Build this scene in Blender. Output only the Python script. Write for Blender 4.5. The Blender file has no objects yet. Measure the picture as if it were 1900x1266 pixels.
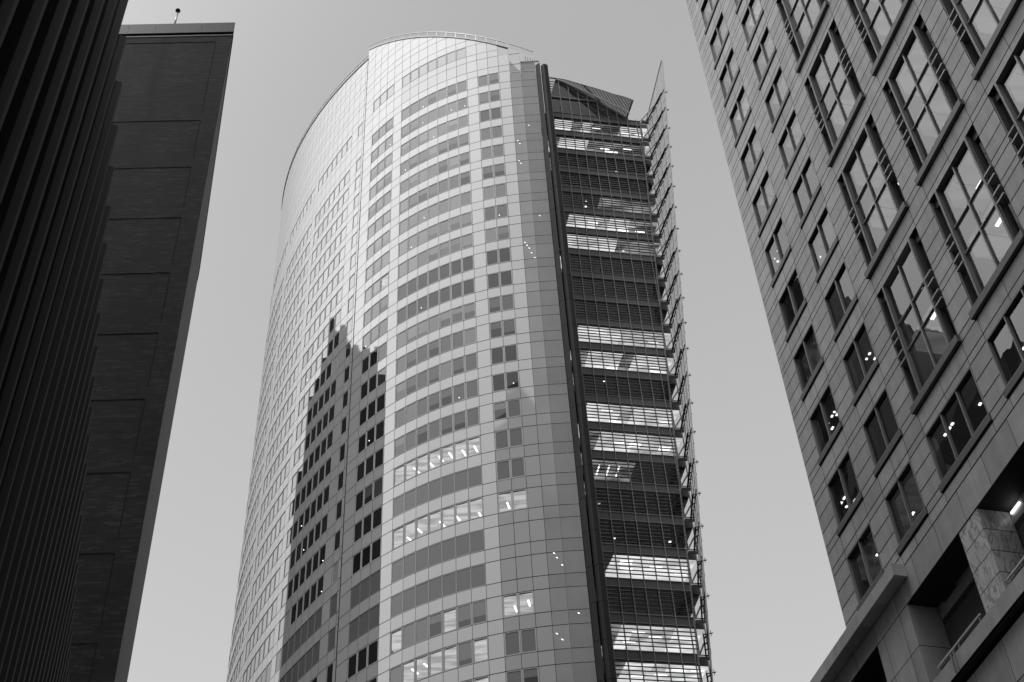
import bpy, math, random
from mathutils import Vector, Matrix

# ------------------------------------------------------------------ camera, sky, sun
scn = bpy.context.scene
COL = scn.collection
EYE = 1.7                       # eye height above the street
W = bpy.data.worlds.new("World"); scn.world = W; W.use_nodes = True

cam_d = bpy.data.cameras.new("camera"); cam = bpy.data.objects.new("camera", cam_d); COL.objects.link(cam)
FPX = 2610.0
cam_d.sensor_fit = 'HORIZONTAL'; cam_d.sensor_width = 36.0; cam_d.lens = FPX / 1900.0 * 36.0
cam_d.clip_start = 0.1; cam_d.clip_end = 6000.0
_zc = Vector((790.0 - 950.0, 1893.0 + 633.0, -FPX)).normalized()       # zenith in camera axes
_f = Vector((0, 0, -1)); _f = (_f - _zc * _zc.dot(_f)).normalized(); _r = _f.cross(_zc)
cam.matrix_world = Matrix.Translation((0, 0, EYE)) @ Matrix((_r, _f, _zc)).to_4x4()
scn.camera = cam

SUN_AZ, SUN_EL = 229.0, 66.0
def adir(az, el=0.0):
    a, e = math.radians(az), math.radians(el)
    return Vector((math.cos(a) * math.cos(e), math.sin(a) * math.cos(e), math.sin(e)))
sun_d = bpy.data.lights.new("sun", 'SUN'); sun_d.energy = 1.5; sun_d.angle = math.radians(10); sun_d.color = (1, 1, 1)
sun = bpy.data.objects.new("sun", sun_d); COL.objects.link(sun)
sun.rotation_euler = adir(SUN_AZ, SUN_EL).to_track_quat('Z', 'Y').to_euler()

def sky():
    nt = W.node_tree; nt.nodes.clear(); N = nt.nodes.new; L = nt.links.new
    out = N('ShaderNodeOutputWorld'); bg = N('ShaderNodeBackground'); bg.inputs[1].default_value = 1.0
    tc = N('ShaderNodeTexCoord'); sep = N('ShaderNodeSeparateXYZ'); L(tc.outputs['Generated'], sep.inputs[0])
    def math_(op, a, b=None):
        m = N('ShaderNodeMath'); m.operation = op
        for i, v in enumerate((a, b)):
            if v is None: continue
            if isinstance(v, (int, float)): m.inputs[i].default_value = v
            else: L(v, m.inputs[i])
        return m.outputs[0]
    z = math_('MAXIMUM', sep.outputs[2], 0.0)
    base = math_('SUBTRACT', SKY_A, math_('MULTIPLY', z, SKY_B))
    vm = N('ShaderNodeVectorMath'); vm.operation = 'DOT_PRODUCT'; L(tc.outputs['Generated'], vm.inputs[0])
    vm.inputs[1].default_value = adir(*LOBE)
    lob = math_('MULTIPLY', math_('POWER', math_('MAXIMUM', vm.outputs['Value'], 0.0), LOBE_P), LOBE_S)
    vm2 = N('ShaderNodeVectorMath'); vm2.operation = 'DOT_PRODUCT'; L(tc.outputs['Generated'], vm2.inputs[0])
    vm2.inputs[1].default_value = adir(*LOBE2)
    lob2 = math_('MULTIPLY', math_('POWER', math_('MAXIMUM', vm2.outputs['Value'], 0.0), LOBE2_P), LOBE2_S)
    nz = N('ShaderNodeTexNoise'); nz.inputs['Scale'].default_value = 2.2; nz.inputs['Detail'].default_value = 5
    L(tc.outputs['Generated'], nz.inputs['Vector'])
    cl = math_('ADD', math_('MULTIPLY', nz.outputs[0], 0.10), 0.95)
    tot = math_('MULTIPLY', math_('ADD', math_('ADD', base, lob), lob2), cl)
    # a physical overcast-hour sky, colour removed, mixed in faintly
    st = N('ShaderNodeTexSky'); st.sky_type = 'NISHITA'; st.sun_disc = False
    st.sun_elevation = math.radians(SUN_EL); st.sun_rotation = math.radians(90 - SUN_AZ)
    bw = N('ShaderNodeRGBToBW'); L(st.outputs[0], bw.inputs[0])
    tot = math_('ADD', tot, math_('MULTIPLY', bw.outputs[0], 0.004))
    cmb = N('ShaderNodeCombineXYZ')
    for i in range(3): L(tot, cmb.inputs[i])
    L(cmb.outputs[0], bg.inputs[0]); L(bg.outputs[0], out.inputs[0])
SKY_A, SKY_B = 0.81, 0.455
LOBE, LOBE_P, LOBE_S = (222, 70), 12.0, 2.7
LOBE2, LOBE2_P, LOBE2_S = (168, 44), 13.0, 1.4
sky()
scn.view_settings.view_transform = 'Standard'; scn.view_settings.look = 'None'
scn.view_settings.exposure = 0.0; scn.view_settings.gamma = 1.0
scn.render.engine = 'CYCLES'
scn.cycles.max_bounces = 8; scn.cycles.diffuse_bounces = 3; scn.cycles.glossy_bounces = 4
scn.cycles.transmission_bounces = 6; scn.cycles.transparent_max_bounces = 16
scn.cycles.caustics_reflective = False; scn.cycles.caustics_refractive = False

rng = random.Random(7)

# ------------------------------------------------------------------ materials
def _mat(name):
    m = bpy.data.materials.new(name); m.use_nodes = True; m.node_tree.nodes.clear()
    nt = m.node_tree; return m, nt, nt.nodes.new, nt.links.new
def solid(name, v, rough=0.5, metal=0.0, ior=1.5, island=0.0, noise=0.0, nscale=1.0, coat=0.0, bump=0.0, bscale=8.0, stretch=None, spec=None, streak=0.0):
    """grey Principled with per-piece tone variation and a soft procedural mottling"""
    m, nt, N, L = _mat(name)
    out = N('ShaderNodeOutputMaterial'); p = N('ShaderNodeBsdfPrincipled'); L(p.outputs[0], out.inputs[0])
    p.inputs['Roughness'].default_value = rough; p.inputs['Metallic'].default_value = metal
    p.inputs['IOR'].default_value = ior; p.inputs['Coat Weight'].default_value = coat; p.inputs['Coat Roughness'].default_value = 0.02
    if spec is not None: p.inputs['Specular IOR Level'].default_value = spec
    p.inputs['Base Color'].default_value = (v, v, v, 1)
    val = None
    def mth(op, a, b):
        q = N('ShaderNodeMath'); q.operation = op
        for i, x in enumerate((a, b)):
            if isinstance(x, (int, float)): q.inputs[i].default_value = x
            else: L(x, q.inputs[i])
        return q.outputs[0]
    geo = N('ShaderNodeNewGeometry')
    if island: val = mth('MULTIPLY', v, mth('ADD', 1 - island, mth('MULTIPLY', geo.outputs['Random Per Island'], 2 * island)))
    vec = geo.outputs['Position']
    if stretch:
        mp = N('ShaderNodeMapping'); mp.inputs['Scale'].default_value = stretch; L(vec, mp.inputs[0]); vec = mp.outputs[0]
    if noise:
        nz = N('ShaderNodeTexNoise'); nz.inputs['Scale'].default_value = nscale; nz.inputs['Detail'].default_value = 8; nz.inputs['Roughness'].default_value = 0.65
        L(vec, nz.inputs['Vector'])
        val = mth('MULTIPLY', val if val is not None else v, mth('ADD', 1 - noise, mth('MULTIPLY', nz.outputs[0], 2 * noise)))
    if streak:
        mp = N('ShaderNodeMapping'); mp.inputs['Scale'].default_value = (2.4, 2.4, 0.16); L(geo.outputs['Position'], mp.inputs[0])
        nz = N('ShaderNodeTexNoise'); nz.inputs['Scale'].default_value = 1.0; nz.inputs['Detail'].default_value = 5; L(mp.outputs[0], nz.inputs['Vector'])
        val = mth('MULTIPLY', val if val is not None else v, mth('ADD', 1 - streak, mth('MULTIPLY', nz.outputs[0], 2 * streak)))
    if val is not None:
        c = N('ShaderNodeCombineXYZ')
        for i in range(3): L(val, c.inputs[i])
        L(c.outputs[0], p.inputs['Base Color'])
    if bump:
        nz = N('ShaderNodeTexNoise'); nz.inputs['Scale'].default_value = bscale; nz.inputs['Detail'].default_value = 4
        L(vec, nz.inputs['Vector']); b = N('ShaderNodeBump'); b.inputs['Strength'].default_value = bump; b.inputs['Distance'].default_value = 0.05
        L(nz.outputs[0], b.inputs['Height']); L(b.outputs[0], p.inputs['Normal'])
    return m
def glass(name, ior=1.6, tint=0.85, rough=0.0, wav=0.0):
    m, nt, N, L = _mat(name)
    out = N('ShaderNodeOutputMaterial'); mx = N('ShaderNodeMixShader'); fr = N('ShaderNodeFresnel'); fr.inputs[0].default_value = ior
    t = N('ShaderNodeBsdfTransparent'); t.inputs[0].default_value = (tint, tint, tint, 1)
    g = N('ShaderNodeBsdfGlossy'); g.inputs['Roughness'].default_value = rough; g.inputs[0].default_value = (1, 1, 1, 1)
    L(fr.outputs[0], mx.inputs[0]); L(t.outputs[0], mx.inputs[1]); L(g.outputs[0], mx.inputs[2]); L(mx.outputs[0], out.inputs[0])
    if wav:
        geo = N('ShaderNodeNewGeometry'); nz = N('ShaderNodeTexNoise'); nz.inputs['Scale'].default_value = 0.9; nz.inputs['Detail'].default_value = 1
        L(geo.outputs['Position'], nz.inputs['Vector']); b = N('ShaderNodeBump'); b.inputs['Strength'].default_value = wav; b.inputs['Distance'].default_value = 0.02
        L(nz.outputs[0], b.inputs['Height']); L(b.outputs[0], g.inputs['Normal']); L(b.outputs[0], fr.inputs['Normal'])
    return m
def emit(name, s, noise=0.0, nscale=0.6, lo=0.3):
    m, nt, N, L = _mat(name)
    out = N('ShaderNodeOutputMaterial'); e = N('ShaderNodeEmission'); e.inputs[1].default_value = s; L(e.outputs[0], out.inputs[0])
    if noise:
        geo = N('ShaderNodeNewGeometry'); mp = N('ShaderNodeMapping'); mp.inputs['Scale'].default_value = (0.5, 2.2, 1.0); L(geo.outputs['Position'], mp.inputs[0])
        nz = N('ShaderNodeTexNoise'); nz.inputs['Scale'].default_value = nscale; nz.inputs['Detail'].default_value = 2
        L(mp.outputs[0], nz.inputs['Vector'])
        r = N('ShaderNodeMapRange'); r.inputs[1].default_value = 0.38; r.inputs[2].default_value = 0.62; r.inputs[3].default_value = lo; r.inputs[4].default_value = 1.0
        L(nz.outputs[0], r.inputs[0]); L(r.outputs[0], e.inputs[0])
    else: e.inputs[0].default_value = (1, 1, 1, 1)
    return m
def bricks(name, v):
    m, nt, N, L = _mat(name)
    out = N('ShaderNodeOutputMaterial'); p = N('ShaderNodeBsdfPrincipled'); L(p.outputs[0], out.inputs[0]); p.inputs['Roughness'].default_value = 0.8
    uv = N('ShaderNodeUVMap'); b = N('ShaderNodeTexBrick'); L(uv.outputs[0], b.inputs['Vector'])
    b.inputs['Scale'].default_value = 1.0; b.inputs['Brick Width'].default_value = 0.36; b.inputs['Row Height'].default_value = 0.085
    b.inputs['Mortar Size'].default_value = 0.009; b.inputs['Mortar Smooth'].default_value = 0.2; b.inputs['Bias'].default_value = -0.62
    b.inputs['Color1'].default_value = (v, v, v, 1); b.inputs['Color2'].default_value = (v * 5.0, v * 5.0, v * 5.0, 1); b.inputs['Mortar'].default_value = (v * 0.8, v * 0.8, v * 0.8, 1)
    mp = N('ShaderNodeMapping'); mp.inputs['Scale'].default_value = (0.5, 3.0, 1); L(uv.outputs[0], mp.inputs[0])
    nz = N('ShaderNodeTexNoise'); nz.inputs['Scale'].default_value = 1.3; nz.inputs['Detail'].default_value = 6; L(mp.outputs[0], nz.inputs['Vector'])
    nz2 = N('ShaderNodeTexNoise'); nz2.inputs['Scale'].default_value = 0.35; nz2.inputs['Detail'].default_value = 3; L(uv.outputs[0], nz2.inputs['Vector'])
    a = N('ShaderNodeMath'); a.operation = 'ADD'; L(nz.outputs[0], a.inputs[0]); L(nz2.outputs[0], a.inputs[1])
    r = N('ShaderNodeMapRange'); r.inputs[1].default_value = 0.6; r.inputs[2].default_value = 1.4; r.inputs[3].default_value = 0.3; r.inputs[4].default_value = 1.9; L(a.outputs[0], r.inputs[0])
    mx = N('ShaderNodeMix'); mx.data_type = 'RGBA'; mx.blend_type = 'MULTIPLY'; mx.inputs[0].default_value = 1.0
    L(b.outputs['Color'], mx.inputs[6]); L(r.outputs[0], mx.inputs[7])
    # water stain running down from the cornice
    sx = N('ShaderNodeSeparateXYZ'); L(uv.outputs[0], sx.inputs[0])
    def mt(op, a, b_):
        q = N('ShaderNodeMath'); q.operation = op
        for i, x in enumerate((a, b_)):
            if isinstance(x, (int, float)): q.inputs[i].default_value = x
            else: L(x, q.inputs[i])
        return q.outputs[0]
    wob = mt('ADD', sx.outputs[0], mt('MULTIPLY', nz2.outputs[0], 0.5))
    dx = mt('ABSOLUTE', mt('SUBTRACT', wob, 37.1), 0.0)
    mu = mt('SUBTRACT', 1.0, mt('MULTIPLY', mt('MAXIMUM', mt('SUBTRACT', 1.0, mt('DIVIDE', dx, 0.35)), 0.0), mt('MULTIPLY', mt('MINIMUM', mt('MAXIMUM', mt('DIVIDE', mt('SUBTRACT', sx.outputs[1], 49.0), 6.0), 0.0), 1.0), 0.65)))
    m2 = N('ShaderNodeMix'); m2.data_type = 'RGBA'; m2.blend_type = 'MULTIPLY'; m2.inputs[0].default_value = 1.0
    L(mx.outputs[2], m2.inputs[6]); L(mu, m2.inputs[7]); L(m2.outputs[2], p.inputs['Base Color'])
    bp = N('ShaderNodeBump'); bp.inputs['Strength'].default_value = 0.4; bp.inputs['Distance'].default_value = 0.01
    L(b.outputs['Fac'], bp.inputs['Height']); bp.invert = True; L(bp.outputs[0], p.inputs['Normal'])
    return m
def marble(name, v):
    m, nt, N, L = _mat(name)
    out = N('ShaderNodeOutputMaterial'); p = N('ShaderNodeBsdfPrincipled'); L(p.outputs[0], out.inputs[0]); p.inputs['Roughness'].default_value = 0.35
    geo = N('ShaderNodeNewGeometry'); mp = N('ShaderNodeMapping'); mp.inputs['Scale'].default_value = (1.3, 1.3, 0.55); mp.inputs['Rotation'].default_value = (0.4, 0.3, 0)
    off = N('ShaderNodeVectorMath'); off.operation = 'SCALE'; off.inputs[3].default_value = 17.0
    c = N('ShaderNodeCombineXYZ'); 
    for i in range(3): L(geo.outputs['Random Per Island'], c.inputs[i])
    L(c.outputs[0], off.inputs[0]); ad = N('ShaderNodeVectorMath'); ad.operation = 'ADD'; L(geo.outputs['Position'], ad.inputs[0]); L(off.outputs[0], ad.inputs[1])
    L(ad.outputs[0], mp.inputs[0])
    nz = N('ShaderNodeTexNoise'); nz.inputs['Scale'].default_value = 1.1; nz.inputs['Detail'].default_value = 7; nz.inputs['Distortion'].default_value = 2.2; L(mp.outputs[0], nz.inputs['Vector'])
    r = N('ShaderNodeValToRGB'); e = r.color_ramp.elements
    e[0].position = 0.40; e[0].color = (v, v, v, 1); e[1].position = 0.62; e[1].color = (v * 0.85, v * 0.85, v * 0.85, 1)
    k = e.new(0.5); k.color = (v * 0.42, v * 0.42, v * 0.42, 1); k2 = e.new(0.46); k2.color = (v * 0.9, v * 0.9, v * 0.9, 1); k3 = e.new(0.54); k3.color = (v * 0.95, v * 0.95, v * 0.95, 1)
    L(nz.outputs[0], r.inputs[0]); L(r.outputs[0], p.inputs['Base Color'])
    return m
def frit(name):
    m, nt, N, L = _mat(name)
    out = N('ShaderNodeOutputMaterial'); d = N('ShaderNodeBsdfDiffuse'); d.inputs[0].default_value = (.75, .75, .75, 1)
    t = N('ShaderNodeBsdfTranslucent'); t.inputs[0].default_value = (.72, .72, .72, 1); tr = N('ShaderNodeBsdfTransparent'); tr.inputs[0].default_value = (.9, .9, .9, 1)
    a = N('ShaderNodeMixShader'); a.inputs[0].default_value = .6; L(d.outputs[0], a.inputs[1]); L(t.outputs[0], a.inputs[2])
    b = N('ShaderNodeMixShader'); b.inputs[0].default_value = .26; L(a.outputs[0], b.inputs[1]); L(tr.outputs[0], b.inputs[2])
    L(b.outputs[0], out.inputs[0]); return m
M = dict(
    panel=solid('fritted glass panel', 0.42, 0.04, ior=2.6, island=0.035, noise=0.05, nscale=0.35),
    panel_grey=solid('grey glass panel', 0.31, 0.04, ior=2.6, island=0.03),
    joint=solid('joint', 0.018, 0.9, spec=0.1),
    frame=solid('window frame', 0.36, 0.55, island=0.04),
    pane_dark=solid('dark pane', 0.018, 0.015, ior=1.65, island=0.4),
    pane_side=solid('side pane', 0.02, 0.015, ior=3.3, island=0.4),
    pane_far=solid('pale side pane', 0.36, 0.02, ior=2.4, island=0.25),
    pane_mid=solid('shaded pane', 0.055, 0.015, ior=1.85, island=0.5),
    pane_light=solid('pane with drawn blind', 0.17, 0.015, ior=1.85, island=0.35),
    pane_band=solid('grey fritted band', 0.13, 0.05, ior=1.7, island=0.05),
    pane_open=solid('pale pane', 0.52, 0.02, ior=1.7, island=0.04),
    clear=glass('clear glass', 1.6, 0.9),
    crown=glass('crown glass', 1.5, 0.93),
    winter=solid('winter garden glass', 0.25, 0.06, ior=1.5, island=0.08, noise=0.25, nscale=0.25),
    winter2=solid('winter garden glass inner', 0.33, 0.06, ior=1.5, island=0.08, noise=0.25, nscale=0.25),
    white=solid('white metal', 0.7, 0.4),
    steel=solid('steel', 0.32, 0.35, metal=0.6),
    darkmetal=solid('dark metal', 0.02, 0.6, island=0.12, noise=0.15, nscale=0.6, spec=0.12),
    darkmetal2=solid('dark spandrel', 0.075, 0.5, island=0.08, spec=0.3),
    mull=solid('mullion metal', 0.2, 0.4),
    louv=solid('louvre metal', 0.07, 0.4), louv_dark=solid('shaded louvre', 0.03, 0.5),  # second louvre is a darker copy, shade of unlit floors in its colour
    core=solid('core concrete', 0.06, 0.8),
    ceil_dark=solid('unlit ceiling', 0.03, 0.8),  # darkness of unlit rooms put into the ceiling colour
    ceil_dim=solid('dim ceiling', 0.25, 0.8),
    ceil_lit=emit('lit ceiling', 1.05, 1.0, 0.5, 0.5),  # lit ceilings glow themselves, in place of lamplight falling on them
    ceil_lit2=emit('lit ceiling cool', 0.75, 1.0, 0.8, 0.45),
    ceil_half=emit('half lit ceiling', 0.36, 1.0, 0.6, 0.12),
    ceil_room=emit('lit room ceiling', 0.62, 1.0, 0.9, 0.55),
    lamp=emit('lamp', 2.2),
    screen=frit('fritted screen glass'), slat=solid('aluminium slat', 0.35, 0.6), strip=solid('white strip', 0.8, 0.3),
    granite=solid('granite', 0.49, 0.55, island=0.13, noise=0.28, nscale=1.6, streak=0.25),
    granite_shade=solid('shaded granite soffit', 0.035, 0.7, noise=0.2),  # shade of undersides put into a near-black granite
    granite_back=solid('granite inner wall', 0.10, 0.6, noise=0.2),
    sill=solid('sill stone', 0.14, 0.5, island=0.05, noise=0.2, nscale=1.2),
    gframe=solid('aluminium frame', 0.33, 0.35, island=0.03),
    gframe_dark=solid('dark reveal', 0.05, 0.5),
    gpane=glass('office glass', 1.85, 0.75, 0.0, 0.25),
    g_ceil=emit('office ceiling', 0.13, 1.0, 0.7, 0.55),  # office ceilings glow: room light put into their emission
    g_ceil2=emit('bright office ceiling', 0.30, 1.0, 0.7, 0.6),
    g_dim=emit('dim office ceiling', 0.045, 1.0, 0.8, 0.3),
    g_wall=solid('office wall', 0.35, 0.8),
    marble=marble('veined marble', 0.8),
    brick=bricks('dark brick', 0.018),
    brick_line=solid('expansion joint', 0.012, 0.9, noise=0.5, nscale=1.5),  # dark line of the expansion joint beside each wall panel
    brick_side=solid('brick side', 0.13, 0.8, noise=0.35, nscale=2.0),
    cornice=solid('lead cornice', 0.034, 0.5, island=0.08, noise=0.15, nscale=0.8),
    rib=solid('bronze fin', 0.0042, 0.45, spec=0.15, noise=0.3, nscale=0.7),
    ribwall=solid('bronze wall', 0.004, 0.6, spec=0.1),
    ground=solid('asphalt', 0.05, 0.9, noise=0.2, nscale=0.5),
    reflected=solid('dark cladding', 0.03, 0.6, island=0.3, noise=0.2),
    pale_block=solid('pale concrete', 0.42, 0.8, noise=0.25, nscale=0.05),  # only on the added shading block
    rpane=solid('black pane', 0.008, 0.3),
)

# ------------------------------------------------------------------ mesh helper
class MB:
    def __init__(s): s.v = []; s.f = []; s.m = []; s.uv = []; s.mats = []
    def mi(s, m):
        if m not in s.mats: s.mats.append(m)
        return s.mats.index(m)
    def poly(s, pts, mat, uv=None):
        i = len(s.v); s.v += [tuple(p) for p in pts]; s.f.append(tuple(range(i, i + len(pts)))); s.m.append(s.mi(mat)); s.uv.append(uv)
    def obox(s, o, a, b, c, mat):
        """box from corner o along edge vectors a, b, c (verts shared, one island)"""
        o, a, b, c = map(Vector, (o, a, b, c)); i = len(s.v)
        for k in range(8): s.v.append(tuple(o + a * (k & 1) + b * (k >> 1 & 1) + c * (k >> 2 & 1)))
        flip = a.cross(b).dot(c) < 0
        for q in ((0, 2, 3, 1), (4, 5, 7, 6), (0, 1, 5, 4), (2, 6, 7, 3), (0, 4, 6, 2), (1, 3, 7, 5)):
            q = q[::-1] if flip else q
            s.f.append(tuple(i + k for k in q)); s.m.append(s.mi(mat)); s.uv.append(None)
    def bar(s, p, q, w, h, mat, up=(0, 0, 1)):
        p, q = Vector(p), Vector(q); d = (q - p); u = Vector(up); n = d.cross(u)
        if n.length < 1e-6: n = d.cross(Vector((1, 0, 0)))
        n.normalize(); u = n.cross(d).normalized()
        s.obox(p - n * w / 2 - u * h / 2, d, n * w, u * h, mat)
    def tube(s, p, q, r, mat, k=8, r2=None):
        p, q = Vector(p), Vector(q); r2 = r if r2 is None else r2; d = (q - p).normalized()
        n = d.orthogonal().normalized(); b = d.cross(n); i = len(s.v)
        for t, (c, rr) in enumerate(((p, r), (q, r2))):
            for j in range(k):
                a = 2 * math.pi * j / k; s.v.append(tuple(c + n * math.cos(a) * rr + b * math.sin(a) * rr))
        for j in range(k):
            s.f.append((i + j, i + (j + 1) % k, i + k + (j + 1) % k, i + k + j)); s.m.append(s.mi(mat)); s.uv.append(None)
        s.f.append(tuple(i + j for j in range(k))[::-1]); s.m.append(s.mi(mat)); s.uv.append(None)
        s.f.append(tuple(i + k + j for j in range(k))); s.m.append(s.mi(mat)); s.uv.append(None)
    def prism(s, plan, z0, z1, mat, cap=True, matcap=None):
        n = len(plan); i = len(s.v)
        for z in (z0, z1):
            for p in plan: s.v.append((p[0], p[1], z))
        for j in range(n):
            s.f.append((i + j, i + (j + 1) % n, i + n + (j + 1) % n, i + n + j)); s.m.append(s.mi(mat)); s.uv.append(None)
        if cap:
            mc = s.mi(matcap or mat)
            s.f.append(tuple(i + j for j in range(n))[::-1]); s.m.append(mc); s.uv.append(None)
            s.f.append(tuple(i + n + j for j in range(n))); s.m.append(mc); s.uv.append(None)
    def ball(s, c, r, mat, a=12, b=8):
        c = Vector(c); i = len(s.v)
        for y in range(b + 1):
            t = math.pi * y / b
            for x in range(a):
                p = 2 * math.pi * x / a; s.v.append(tuple(c + Vector((math.sin(t) * math.cos(p), math.sin(t) * math.sin(p), math.cos(t))) * r))
        for y in range(b):
            for x in range(a):
                s.f.append((i + y * a + x, i + (y + 1) * a + x, i + (y + 1) * a + (x + 1) % a, i + y * a + (x + 1) % a)); s.m.append(s.mi(mat)); s.uv.append(None)
    def build(s, name, parent=None, kind=None, smooth=False):
        """one mesh object; coordinates are relative to the eye, so lift by EYE"""
        me = bpy.data.meshes.new(name)
        off = Vector((0, 0, EYE)) - (parent['base_pt'] if parent is not None and 'base_pt' in parent else Vector((0, 0, 0)))
        me.from_pydata([tuple(Vector(v) + off) for v in s.v], [], s.f)
        for m in s.mats: me.materials.append(M[m])
        me.polygons.foreach_set('material_index', s.m)
        if any(u is not None for u in s.uv):
            l = me.uv_layers.new(name='UVMap'); k = 0
            for f, u in zip(s.f, s.uv):
                for j in range(len(f)):
                    if u is not None: l.data[k].uv = u[j]
                    k += 1
        if smooth: me.polygons.foreach_set('use_smooth', [True] * len(me.polygons))
        me.update()
        o = bpy.data.objects.new(name, me); COL.objects.link(o)
        if parent is not None: o.parent = parent['o'] if isinstance(parent, dict) else parent
        if kind: o['kind'] = kind
        return o
def thing(name, base, label, cat, group=None):
    o = bpy.data.objects.new(name, None); COL.objects.link(o); o.location = base; o.empty_display_size = 2
    o['label'] = label; o['category'] = cat
    if group: o['group'] = group
    return dict(o=o, base_pt=Vector(base))
def sub(o, t): return dict(o=o, base_pt=t['base_pt'])     # parent record for sub-parts of o (o sits at its thing's origin)
def V2(p, z): return Vector((p[0], p[1], z))
def lerp(a, b, t): return a + (b - a) * t
def clip_top(pts, f):
    """keep the part of polygon pts (s, z) below z = f(s)"""
    out = []
    for a, b in zip(pts, pts[1:] + pts[:1]):
        fa, fb = f(a[0]) - a[1], f(b[0]) - b[1]
        if fa >= 0: out.append(a)
        if (fa >= 0) != (fb >= 0):
            t = fa / (fa - fb); out.append((lerp(a[0], b[0], t), lerp(a[1], b[1], t)))
    return out

# ------------------------------------------------------------------ ground
g = MB(); g.poly([(-3000, -3000, -EYE), (3000, -3000, -EYE), (3000, 3000, -EYE), (-3000, 3000, -EYE)], 'ground'); g.build('ground', None, 'structure')

# ================================================================== CURVED GLASS TOWER
tower = thing('glass_tower', (-5, 100, 0), 'tall pale office tower with curved fritted glass facade, dark louvred end and sail roof', 'tower')

class Curve:
    def __init__(s, p0, ph, k, k2, S, st=0.05):
        s.p = [Vector(p0)]; s.ph = (ph, k, k2); s.st = st; x = 0.0
        while x < S:
            a = math.radians(s.ang(x + st / 2)); s.p.append(s.p[-1] + Vector((math.cos(a), math.sin(a))) * st); x += st
    def ang(s, x): return s.ph[0] - s.ph[1] * x - s.ph[2] * x * x
    def at(s, x):
        i = max(0, min(len(s.p) - 2, int(x / s.st))); t = x / s.st - i
        return s.p[i].lerp(s.p[i + 1], t)
    def nrm(s, x):
        a = math.radians(s.ang(x * 0.05 / s.st) + 90); return Vector((math.cos(a), math.sin(a)))
CR = Curve((4.9314, 95.4602), 182.5, 2.1, 0.0, 25)
CL = Curve((-16.94, 103.817), 131.0, 0.55, 0.005, 41)
_tz = CL.p[0].x / CL.p[0].y
SE = min((x * .01 for x in range(2300, 2600)), key=lambda x: abs(CR.at(x).x / CR.at(x).y - _tz))
FZ = CR.at(SE).length / CL.p[0].length - 0.0004        # the left sheet's storeys are a touch taller
CL.p = [q * FZ for q in CL.p]; CL.st *= FZ
ZB, FL, WH = 106.83, 3.65, 2.28          # row datum, storey, window height
def zrow(n): return ZB + FL * n
topR = lambda s: 148.2 + 0.775 * s
topL = lambda s: (163.2 + 0.31 * s) * FZ
LR = [0.0, 1.8] + [1.8 + 1.334 * i for i in range(1, 17)] + [min(24.9, SE + .05)]
TR = ['w', 'v', 'b', '2', '2', 'b'] + ['7'] * 7 + ['b'] + ['3'] * 3 + ['b']
LL = [0.0, 0.35, 1.52, 2.95]; TL = ['b', '1', 'b']
for gi in range(3):
    for i in range(7): LL.append(LL[-1] + 1.3); TL.append('ABC'[gi])
    LL.append(LL[-1] + 1.1); TL.append('b')
while LL[-1] < 39: LL.append(LL[-1] + 1.3); TL.append('D')
N_LO = -30

# what is drawn or lit behind each group of windows, storey by storey
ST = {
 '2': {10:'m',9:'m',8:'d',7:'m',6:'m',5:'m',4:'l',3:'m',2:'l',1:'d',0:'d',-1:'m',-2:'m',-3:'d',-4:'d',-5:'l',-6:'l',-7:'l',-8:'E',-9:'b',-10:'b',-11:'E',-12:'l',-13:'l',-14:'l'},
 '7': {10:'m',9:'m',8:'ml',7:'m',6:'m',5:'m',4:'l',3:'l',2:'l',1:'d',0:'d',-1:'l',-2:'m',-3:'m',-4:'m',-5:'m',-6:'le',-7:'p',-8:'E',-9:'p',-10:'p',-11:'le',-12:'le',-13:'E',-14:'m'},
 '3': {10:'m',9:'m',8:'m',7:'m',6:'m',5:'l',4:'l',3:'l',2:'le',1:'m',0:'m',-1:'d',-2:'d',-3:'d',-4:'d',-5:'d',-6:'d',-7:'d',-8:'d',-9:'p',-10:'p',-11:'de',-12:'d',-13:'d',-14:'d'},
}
def state(gk, n):
    """tone of one pane: d dark, m shaded, l blind drawn, E lit, p fritted band, b blank"""
    if gk in ST: c = ST[gk].get(n, 'm')
    else: c = 'p' if n in (-9, -10) else ('dmme' if n < -4 else 'dmml')
    r = rng.random()
    if c == 'ml': c = 'l' if r < .5 else 'm'
    elif c == 'le': c = 'E' if r < .45 else 'l'
    elif c == 'de': c = 'E' if r < .3 else 'd'
    elif c in ('dmml', 'dmme'):
        c = 'd' if r < .55 else ('m' if r < .9 else 'l')
        if n < -2 and gk in 'BCD' and r > .93: c = 'o'
    elif c == 'm' and r < .12: c = 'l'
    elif c == 'd' and r < .08: c = 'm'
    return c
PM = {'d': 'pane_dark', 'm': 'pane_mid', 'l': 'pane_light', 'p': 'pane_band', 'E': 'clear', 'o': 'pane_open', 's': 'pane_side', 't': 'pane_far'}

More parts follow.
